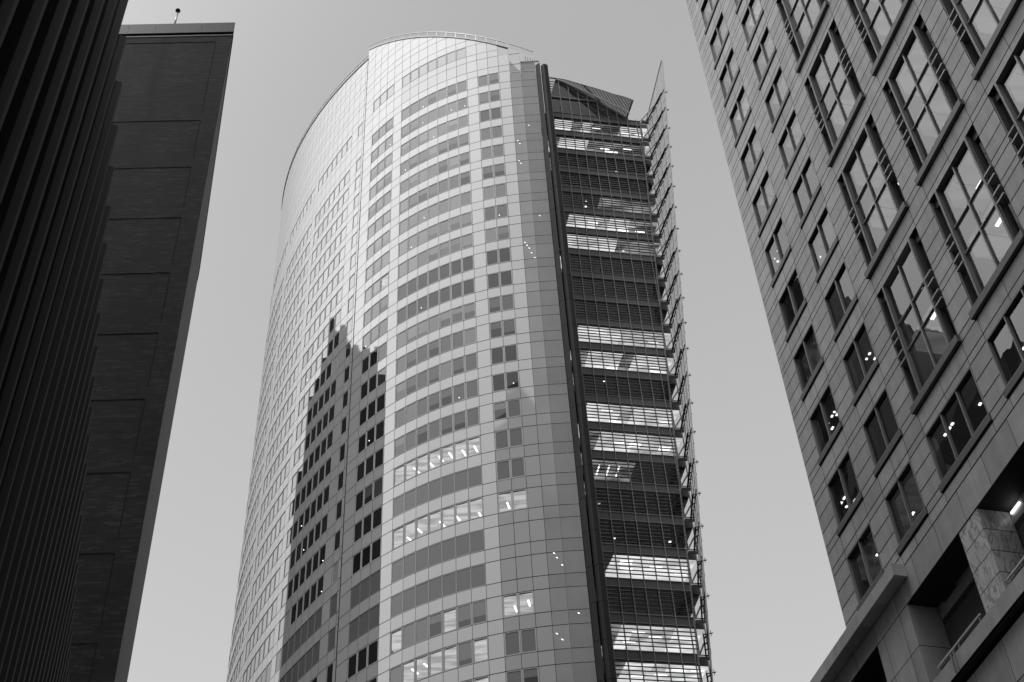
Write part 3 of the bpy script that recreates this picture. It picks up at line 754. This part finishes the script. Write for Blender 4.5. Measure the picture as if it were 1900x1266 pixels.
# other walls and roof of the block
inn = Vector((-GN.x, -GN.y))
A0, A1, B0, B1 = G0, G0 + SD * 34, G0 + inn * 42, G0 + SD * 34 + inn * 42
gwall.poly([V2(A0, 31.33), V2(A0, ztop), V2(B0, ztop), V2(B0, 31.33)], 'granite'); gwall.poly([V2(A1, 31.33), V2(A1, ztop), V2(B1, ztop), V2(B1, 31.33)], 'granite')
gwall.poly([V2(B0, -EYE), V2(B0, ztop), V2(B1, ztop), V2(B1, -EYE)], 'granite')
gwall.poly([V2(A0, ztop), V2(A1, ztop), V2(B1, ztop), V2(B0, ztop)], 'granite')
gwo = gwall.build('wall', gran); gb.build('joint_backing', sub(gwo, gran))
inner = MB()
q0 = G0 - GN * 3.2 + SD * .4; q1 = G0 - GN * 3.2 + SD * 33.6
inner.poly([V2(q0, 31.4), V2(q0, ztop), V2(q1, ztop), V2(q1, 31.4)], 'core')
inner.build('inner_wall', gran)

def room(bm, h0, h1, z0, z1, ty, dep=3.0):
    if ty == 'd':
        # open-plan floor behind the glass: dim ceiling, glowing bits added for mirrored window lights, a lighter partition here and there
        zc = z1 - .06 - .03 * rng.random(); hl = max(.12, h0 - 2.6); h0 = max(h0, 2.1)
        bm.poly([gp(hl, zc, -.42), gp(h1 + .1, zc, -.42), gp(h1 + .1, zc, -dep), gp(hl, zc, -dep)], rng.choice(('ceil_dark', 'ceil_dark', 'g_dim')))
        bm.poly([gp(hl, z0, -dep), gp(hl, z1, -dep), gp(h1, z1, -dep), gp(h1, z0, -dep)], 'g_wall')
        if rng.random() < .5:
            hp = lerp(h0 - 1.6, h1, rng.random()); bm.obox(gp(hp, z0, -1.5 - rng.random()), V2(SD * (.4 + rng.random()), 0), V2(-GN * .1, 0), Vector((0, 0, (z1 - z0) * (.35 + .5 * rng.random()))), 'g_wall')
        for q in range(rng.choice((2, 3, 4))):
            hh, dd_, m = lerp(h0 - 1.9, h1 - .5, rng.random()), .55 + 1.4 * rng.random(), rng.choice((1, 2, 3))
            for k in range(m): bm.obox(gp(hh + .3 * k, zc - .05 - .5 * (rng.random() < .3), -dd_), V2(SD * rng.choice((.09, .13, .2)), 0), V2(-GN * .09, 0), Vector((0, 0, .04)), 'lamp')
        return
    c = {'d': 'ceil_dark', 'm': 'g_ceil', 'l': 'g_ceil2'}[ty]
    w = 'ceil_dark' if ty == 'd' else 'g_wall'
    e = .05
    bm.poly([gp(h0, z1 - e, -.42), gp(h1, z1 - e, -.42), gp(h1, z1 - e, -dep), gp(h0, z1 - e, -dep)], c)
    bm.poly([gp(h0, z0, -.42), gp(h0, z1, -.42), gp(h0, z1, -dep), gp(h0, z0, -dep)], w); bm.poly([gp(h1, z0, -.42), gp(h1, z1, -.42), gp(h1, z1, -dep), gp(h1, z0, -dep)], w)
    bm.poly([gp(h0, z0, -dep), gp(h0, z1, -dep), gp(h1, z1, -dep), gp(h1, z0, -dep)], w)
    bm.poly([gp(h0, z0, -.42), gp(h1, z0, -.42), gp(h1, z0, -dep), gp(h0, z0, -dep)], w)
    if ty != 'd':
        for k in range(2): bm.obox(gp(lerp(h0, h1, .3 + .4 * k), z1 - e - .03, -.5), V2(SD * .03, 0), V2(-GN * (dep - .6), 0), Vector((0, 0, .02)), 'gframe_dark')
        if rng.random() < .5:
            bm.obox(gp(lerp(h0, h1, .2 + .5 * rng.random()), z1 - e - .06, -.7 - rng.random()), V2(SD * .42, 0), V2(-GN * .14, 0), Vector((0, 0, .04)), 'lamp')
    elif rng.random() < .9:
        for k in range(rng.choice((2, 3, 4, 6))):
            bm.obox(gp(lerp(h0, h1, .08 + .8 * rng.random()), z1 - e - .06 - rng.choice((0, 0, .4)), -.6 - rng.random() * 1.7), V2(SD * rng.choice((.08, .12, .3)), 0), V2(-GN * .1, 0), Vector((0, 0, .04)), 'lamp')
def fr(bm, h0, h1, z0, z1, d0, d1, mat): bm.obox(gp(h0, z0, d0), V2(SD * (h1 - h0), 0), V2(GN * (d1 - d0), 0), Vector((0, 0, z1 - z0)), mat)
def gpane(bm, h0, h1, z0, z1, d):
    j = [rng.uniform(-.004, .004) for _ in range(3)]; j.append(j[0] + j[2] - j[1])
    bm.poly([gp(h1, z0, d + j[3]), gp(h1, z1, d + j[2]), gp(h0, z1, d + j[1]), gp(h0, z0, d + j[0])], 'gpane')
for ty, (h0, h1), zh in gw:
    if zh > 90 or (ty != 'b' and zh > 84): continue
    z1 = zh; z0 = zh - 2.36 - (FH if ty == 'b' else 0)
    fm = MB(); pm = MB(); rm = MB(); sm = MB()
    tone = 'd' if zh < 57 and ty != 'b' else ('m' if rng.random() < .75 else 'l')
    if ty == 'b': tone = 'd' if zh < 43 and h0 < 10 else ('l' if (zh < 55 and rng.random() < .6) else 'm')
    if ty == 't': tone = 'd' if h0 < 14 else 'l'
    # sill, and below it a dark strip painted as its shadow
    fr(sm, h0 - .13, h1 + .05, z0 - (.29 if ty != 'b' else .33), z0 - .005, -.1, .06 if ty != 'b' else .16, 'sill')
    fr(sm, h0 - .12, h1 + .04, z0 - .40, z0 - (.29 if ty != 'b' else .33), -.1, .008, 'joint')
    if ty in 'st':
        dz = -.12; n = 2 if ty == 's' else 3; f = .06
        fr(fm, h0, h0 + f, z0, z1, dz - .05, .012, 'gframe'); fr(fm, h1 - f, h1, z0, z1, dz - .05, .012, 'gframe'); fr(fm, h0 + f, h1 - f, z1 - f, z1 - .002, dz - .05, .012, 'gframe'); fr(fm, h0 + f, h1 - f, z0, z0 + f, dz - .05, .03, 'gframe')
        for k in range(1, n):
            hm = lerp(h0, h1, k / n); fr(fm, hm - .032, hm + .032, z0 + f, z1 - f, dz - .04, -.01, 'gframe')
        for k in range(n):
            a, b = lerp(h0, h1, k / n), lerp(h0, h1, (k + 1) / n); a += f; b -= f
            gpane(pm, a, b, z0 + f, z1 - f, dz)
            fr(fm, a, b, z1 - f - .03, z1 - f, dz - .05, -.02, 'gframe_dark')  # dark strip painted as the shadow of the window head
        room(rm, h0 + .02, h1 - .02, z0 + .01, z1 - .01, tone)
    else:
        a, b = h0 + .56, h1 - .58; f = .09; dz = -.12; mid = (a + b) / 2; T = (zh - 2.36, zh - 3.84)
        fr(fm, a, a + f, z0, z1, -.45, .06, 'gframe'); fr(fm, b - f, b, z0, z1, -.45, .06, 'gframe'); fr(fm, a + f, b - f, z1 - f - .02, z1 - .02, -.3, .06, 'gframe'); fr(fm, a + f, b - f, z0, z0 + f, -.3, .06, 'gframe')
        fr(fm, a + f * .42, a + f * .58, z0, z1 - .1, .05, .064, 'gframe_dark'); fr(fm, b - f * .58, b - f * .42, z0, z1 - .1, .05, .064, 'gframe_dark')
        fr(fm, mid - .034, mid + .034, z0 + f, z1 - f, dz - .04, -.03, 'gframe')
        for t in T: fr(fm, a + f, mid - .034, t - .02, t + .02, dz - .03, -.04, 'gframe'); fr(fm, mid + .034, b - f, t - .02, t + .02, dz - .03, -.04, 'gframe')
        zz = [z0 + f, T[1], T[0], z1 - f]
        for x0, x1 in ((a + f, mid - .034), (mid + .034, b - f)):
            for y0, y1 in zip(zz, zz[1:]): gpane(pm, x0, x1, y0 + .04, y1 - .04, dz)
        # side slots: narrow glazed recess, crossed by four stub bars
        for x0, x1 in ((h0, a), (b, h1)):
            gpane(pm, x0 + .02, x1 - .02, z0 + .02, z1 - .02, -.32)
            fr(fm, x0, x1, z1 - .4, z1 - .01, -.44, -.2, 'gframe_dark')
            for y in (zh - 2.58, zh - 3.02, zh - 3.69, zh - 4.14): fr(fm, x0 + .06, x1 - .01, y - .04, y + .04, -.32, .09, 'gframe')
            fr(fm, x0, x1, zh - 2.45, zh - 2.36, -.44, -.1, 'gframe_dark')
            fr(fm, x0 + .01, x0 + .06, z0, z1 - .4, -.3, -.02, 'sill')
        room(rm, h0 + .02, h1 - .02, zh - 2.9, z1 - .01, tone); room(rm, h0 + .02, h1 - .02, z0 + .01, zh - 3.0, tone if rng.random() < .7 else 'm')
    w = fm.build('window', gran); ws = sub(w, gran)
    pm.build('pane', ws); sm.build('sill', ws); rm.build('room', ws)

# ---- podium: beam, ledge, piers, loggia
pod = MB()
hs = [-9.6, -7.6, -5.7, -3.8, -1.9, .1, 2.0, 3.92, 5.82, 7.73, 9.63, 11.54, 13.44, 15.35, 17.26, 19.2, 21.1, 23, 25, 27, 29, 31, 34]
for a, b in zip(hs, hs[1:]): slab(pod, a, b, 29.96, 31.28, .02, 'granite', .012, .005)
pod.poly([gp(-9.6, 31.28, .02), gp(34, 31.28, .02), gp(34, 31.28, -.5), gp(-9.6, 31.28, -.5)], 'granite_shade')
pod.poly([gp(-9.6, 29.96, .02), gp(34, 29.96, .02), gp(34, 29.96, -1.3), gp(-9.6, 29.96, -1.3)], 'granite_shade')
pod.poly([gp(-9.6, 29.96, -.02), gp(34, 29.96, -.02), gp(34, 31.4, -.02), gp(-9.6, 31.4, -.02)], 'joint')
pod.poly([gp(-9.6, 31.33, 0), gp(0, 31.33, 0), gp(0, 31.33, -20), gp(-9.6, 31.33, -20)], 'granite')
beam = pod.build('beam', gran)
led = MB()
hl = [-9.6, -7.3, -5.0, -2.7, -.4, 1.9, 3.4, 5.25]
for a, b in zip(hl, hl[1:]): led.obox(gp(a + .008, 30.80, .03), V2(SD * (b - a - .016), 0), V2(GN * .54, 0), Vector((0, 0, .53)), 'granite')
led.build('ledge', gran)
def pier(name, h0, h1, d0, rows, mat, cols=None, side_dep=1.27):
    p = MB(); cols = cols or [h0, h1]
    for z0, z1 in zip(rows, rows[1:]):
        for a, b in zip(cols, cols[1:]):
            slab(p, a, b, z0, z1, d0, mat, .012, .016)
        for hh in (h0, h1): p.poly([gp(hh, z0 + .014, d0), gp(hh, z1 - .014, d0), gp(hh, z1 - .014, d0 - side_dep), gp(hh, z0 + .014, d0 - side_dep)], mat)
    p.prism([G0 + SD * (h0 + .02) + GN * (d0 - .02), G0 + SD * (h1 - .02) + GN * (d0 - .02), G0 + SD * (h1 - .02) + GN * (d0 - side_dep), G0 + SD * (h0 + .02) + GN * (d0 - side_dep)], rows[0], rows[-1], 'joint')
    return p.build(name, gran)
prow = [-EYE, 3, 8, 12, 15, 17, 19, 21, 22.8, 24.6, 26.37, 28.17, 29.955]
pier('pier', 1.93, 4.66, .01, prow, 'granite', [1.93, 2.54, 3.95, 4.66])
pier('pier', -3.9, -.6, .01, prow, 'granite', [-3.9, -2.2, -.6])
crow = [26.48, 27.29, 28.18, 29.08, 29.95]
pier('marble_column', 8.93, 10.33, -.01, crow, 'marble', None, 1.24)
pier('marble_column', 15.2, 16.6, -.01, crow, 'marble', None, 1.24)
lo = MB()
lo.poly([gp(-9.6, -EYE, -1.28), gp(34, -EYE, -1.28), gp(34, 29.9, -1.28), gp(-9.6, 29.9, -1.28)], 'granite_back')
lo.obox(gp(4.66, 29.38, -1.27), V2(SD * 20, 0), V2(GN * .05, 0), Vector((0, 0, .57)), 'granite')
lo.obox(gp(4.66, 29.18, -1.275), V2(SD * 20, 0), V2(GN * .012, 0), Vector((0, 0, .19)), 'gframe_dark')  # dark strip painted as the shaded gap under the band
lo.obox(gp(5.2, 29.8, -1.22), V2(SD * 1.0, 0), V2(GN * .05, 0), Vector((0, 0, .12)), 'gframe_dark')
lo.obox(gp(4.68, 29.4, -1.2), V2(SD * .05, 0), V2(GN * .05, 0), Vector((0, 0, .55)), 'gframe'); lo.obox(gp(6.25, 29.75, -1.2), V2(SD * .05, 0), V2(GN * .05, 0), Vector((0, 0, .2)), 'gframe')
lo.poly([gp(-9.6, -EYE, -1.2), gp(-9.6, 29.9, -1.2), gp(-9.6, 29.9, .0), gp(-9.6, -EYE, 0)], 'granite')
for h in (-.6, 1.93): pass
lo.poly([gp(-.6, 20, -1.2), gp(1.93, 20, -1.2), gp(1.93, 29.9, -1.2), gp(-.6, 29.9, -1.2)], 'gframe_dark')
lo.build('loggia', gran)
lamp = MB(); lamp.obox(gp(10.5, 29.72, -1.2), V2(SD * .6, 0), V2(GN * .06, 0), Vector((0, 0, .07)), 'lamp'); lamp.build('lamp', gran)
par = MB()
ph = [4.9, 6.9, 8.9, 10.9, 12.9, 14.9, 17, 19, 21, 24, 27, 30, 34]
for a, b in zip(ph, ph[1:]):
    par.obox(gp(a + .006, 25.84, -.02), V2(SD * (b - a - .012), 0), V2(GN * .10, 0), Vector((0, 0, .64)), 'granite')
    slab(par, a, b, 24.0, 25.64, -.28, 'granite', .012, .012); slab(par, a, b, 21.5, 23.98, -.28, 'granite', .012, .012); slab(par, a, b, 10, 21.5, -.28, 'granite', .012, .012)
par.poly([gp(4.9, 25.84, .06), gp(34, 25.84, .06), gp(34, 25.84, -.4), gp(4.9, 25.84, -.4)], 'granite_shade')
par.poly([gp(4.68, 10, -.3), gp(34, 10, -.3), gp(34, 25.84, -.3), gp(4.68, 25.84, -.3)], 'joint')
par.obox(gp(4.9, 22.6, -.28), V2(SD * 28, 0), V2(GN * .3, 0), Vector((0, 0, .5)), 'granite')
par.build('parapet', gran)
for h0, h1 in ((5.38, 8.66), (10.6, 14.9)):
    rl = MB(); rl.obox(gp(h0, 26.72, .0), V2(SD * (h1 - h0), 0), V2(GN * .05, 0), Vector((0, 0, .065)), 'white')
    for k in (.03, .48, .96): rl.obox(gp(lerp(h0, h1, k), 26.48, .005), V2(SD * .05, 0), V2(GN * .04, 0), Vector((0, 0, .24)), 'gframe')
    rl.obox(gp(h0 + .02, 26.49, -.03), V2(SD * (h1 - h0), 0), V2(GN * .02, 0), Vector((0, 0, .15)), 'gframe_dark')
    if h0 < 6:
        for k in (1.05, 1.27): rl.obox(gp(h0 + k, 25.88, .085), V2(SD * .07, 0), V2(GN * .05, 0), Vector((0, 0, .72)), 'gframe')
    rl.build('handrail', gran)

# ================================================================== BRICK BUILDING
BQ = Vector((-12.39, 35.70)); BD = adir(2.8).to_2d(); BN = Vector((BD.y, -BD.x)); BS = adir(107.3).to_2d()
brk = thing('brick_building', (BQ.x, BQ.y, 0), 'dark brick building with recessed wall panels and metal cornice', 'building')
def bp(u, z, d=0.0): return V2(BQ + BD * u + BN * d, z)
def bq(bm, u0, u1, z0, z1, d, mat='brick'): bm.poly([bp(u0, z0, d), bp(u1, z0, d), bp(u1, z1, d), bp(u0, z1, d)], mat, [(u0 + 40, z0), (u1 + 40, z0), (u1 + 40, z1), (u0 + 40, z1)])
PB = [52.62 - 3.405 * i for i in range(0, 17)]
bw_ = MB(); UR = -.72; UL = -12.4
bq(bw_, UR, 0, -EYE, 58.93, 0)
prev = 58.43
bq(bw_, UL, UR, prev, 58.93, 0)
rec = -.016; pan = []
for zb_ in PB:
    pan.append((zb_, prev)); nt = zb_ - .58
    bq(bw_, UL, UR, nt, zb_, 0); prev = nt
    if zb_ < 2: break
bq(bw_, UL, UR, -EYE, prev, 0)
bq(bw_, UL - 6, UL, -EYE, 58.93, 0)
bwall = bw_.build('wall', brk)
for z0, z1 in pan:
    p = MB(); bq(p, UL, UR, z0, z1, rec)
    p.poly([bp(UR, z0, rec), bp(UR, z0, 0), bp(UR, z1, 0), bp(UR, z1, rec)], 'ribwall'); p.poly([bp(UL, z0, rec), bp(UR, z0, rec), bp(UR, z0, 0), bp(UL, z0, 0)], 'ribwall'); p.poly([bp(UL, z1, rec), bp(UR, z1, rec), bp(UR, z1, 0), bp(UL, z1, 0)], 'ribwall')
    p.poly([bp(UR - .03, z0, .004), bp(UR, z0, .004), bp(UR, z1, .004), bp(UR - .03, z1, .004)], 'brick_line')
    p.build('wall_panel', brk)
sd_ = MB()
e0, e1 = BQ, BQ + BS * 16
sd_.poly([V2(e0, -EYE), V2(e1, -EYE), V2(e1, 58.93), V2(e0, 58.93)], 'brick_side')
w0_ = BQ + BD * (UL - 6); w1_ = w0_ + BS * 16
sd_.poly([V2(w0_, -EYE), V2(w1_, -EYE), V2(w1_, 58.93), V2(w0_, 58.93)], 'brick_side'); sd_.poly([V2(e1, -EYE), V2(w1_, -EYE), V2(w1_, 58.93), V2(e1, 58.93)], 'brick_side')
sd_.build('side_wall', brk)
rb_ = MB(); rb_.prism([(-22, 50), (-25, 60), (-55, 60), (-52, 50)], -EYE, 74, 'brick_side'); rb_.prism([(-26, 60.1), (-29.5, 74), (-58, 74), (-55, 60.1)], -EYE, 78, 'brick_side'); rb_.build('rear_shade_block', brk)  # unseen masses behind the brick front, added to shade the granite
co = MB()
def cbox(u0, u1, z0, z1, d, mat):
    A, B = BQ + BD * u0, BQ + BD * u1
    co.prism([A + BN * d, B + BN * d, B + BS * 16, A + BS * 16], z0, z1, mat)
us = [-18.4, -12, -8.2, -5.0, -3.72, -1.53, .03]
for a, b in zip(us, us[1:]): cbox(a + .006, b - .006, 59.22, 60.05, .04, 'cornice')
cbox(-18.4, .0, 59.03, 59.22, -.16, 'gframe_dark'); cbox(-18.4, .02, 58.93, 59.03, .02, 'cornice')
co.build('cornice', brk)
mast = thing('roof_mast', bp(-3.0, 60.05 + EYE, -.3), 'slim grey mast with dark ball tip on brick building roof', 'mast')
mm = MB(); b0 = bp(-3.0, 60.02, -.3); mm.tube(b0, b0 + Vector((0, 0, 1.75)), .05, 'steel', 10); mm.build('pole', mast, smooth=True)
mm = MB(); mm.ball(b0 + Vector((0, 0, 1.78)), .125, 'darkmetal', 16, 12); mm.build('ball', mast, smooth=True)

# ================================================================== FINNED BUILDING
RA = adir(107.6).to_2d(); RP = Vector((-11.83, 24.15)) * (22.5 / 40); RN = Vector((RA.y, -RA.x))
fin_b = thing('finned_building', (RP.x, RP.y, 0), 'near black building lined with tall vertical bronze fins', 'building')
def rp(h, z, d=0.0): return V2(RP + RA * h + RN * d, z)
rw = MB(); ZR = 22.5
rw.poly([rp(-14, -EYE, -.42), rp(23.6, -EYE, -.42), rp(23.6, ZR - .5, -.42), rp(-14, ZR - .5, -.42)], 'ribwall')
rw.poly([rp(-14, ZR - .5, -.42), rp(23.6, ZR - .5, -.42), rp(23.6, ZR - .5, -20), rp(-14, ZR - .5, -20)], 'ribwall')
rw.poly([rp(23.6, -EYE, -.42), rp(23.6, -EYE, -12), rp(23.6, ZR - .5, -12), rp(23.6, ZR - .5, -.42)], 'ribwall')
rw.build('wall', fin_b)
up = MB(); up.prism([rp(-40, 0, -8).to_2d(), rp(12, 0, -8).to_2d(), rp(12, 0, -40).to_2d(), rp(-40, 0, -40).to_2d()], ZR - .4, 100, 'reflected'); up.prism([rp(-62, 0, -14).to_2d(), rp(-3, 0, -14).to_2d(), rp(-3, 0, -46).to_2d(), rp(-62, 0, -46).to_2d()], 99, 185, 'pale_block'); up.build('shade_block', fin_b)  # unseen blocks added to shade the lower walls across the street
for k in range(-13, 24):
    h = k * 1.006; f = MB()
    pr = [(-.05, -.42), (-.085, -.12), (-.07, -.02), (-.02, 0.0), (.03, -.015), (.06, -.10), (.05, -.42)]
    f.prism([(RP + RA * (h + a) + RN * d) for a, d in pr], -EYE, ZR, 'rib'); f.build('fin', fin_b)

# ================================================================== DARK TOWER SEEN ONLY AS A REFLECTION
ref = thing('dark_tower', (-60, 112, 0), 'dark stepped office tower mirrored in the curved glass facade', 'tower')
for (y0, y1, zt, x1) in ((96.9, 101, 132.5, -45.2), (101, 105.5, 136.5, -45.1), (105.5, 112, 137.5, -45), (112, 116, 139, -45.05), (116, 119.5, 143.5, -45), (119.5, 122.3, 139.5, -45.1), (122.3, 125.8, 133.5, -45.2), (125.8, 127.9, 121, -45.3), (120.1, 121.1, 148, -46), (117, 118, 146, -46.5), (123.4, 124, 137, -46), (102, 103.4, 138.5, -46), (108, 109.5, 139.5, -46.5)):
    r = MB(); r.obox((-74, y0, -EYE), (74 + x1, 0, 0), (0, y1 - y0, 0), (0, 0, zt + EYE), 'reflected')
    bx = r.build('block', ref)
    wm = MB(); lm = MB(); z = 30.0
    while z < zt - 3:
        y = y0 + .5
        while y < y1 - 1.0:
            q = rng.random(); m = 'lamp' if q < .022 else 'rpane'
            if m == 'lamp': wm.obox((x1, y + .2, z + 1.2), (.05, 0, 0), (0, .5, 0), (0, 0, .3), 'lamp')
            else: wm.poly([(x1 + .03, y, z), (x1 + .03, y + 1.0, z), (x1 + .03, y + 1.0, z + 2.1), (x1 + .03, y, z + 2.1)], m)
            y += 1.35
        z += 3.6
    wm.build('windows', sub(bx, ref), 'stuff')
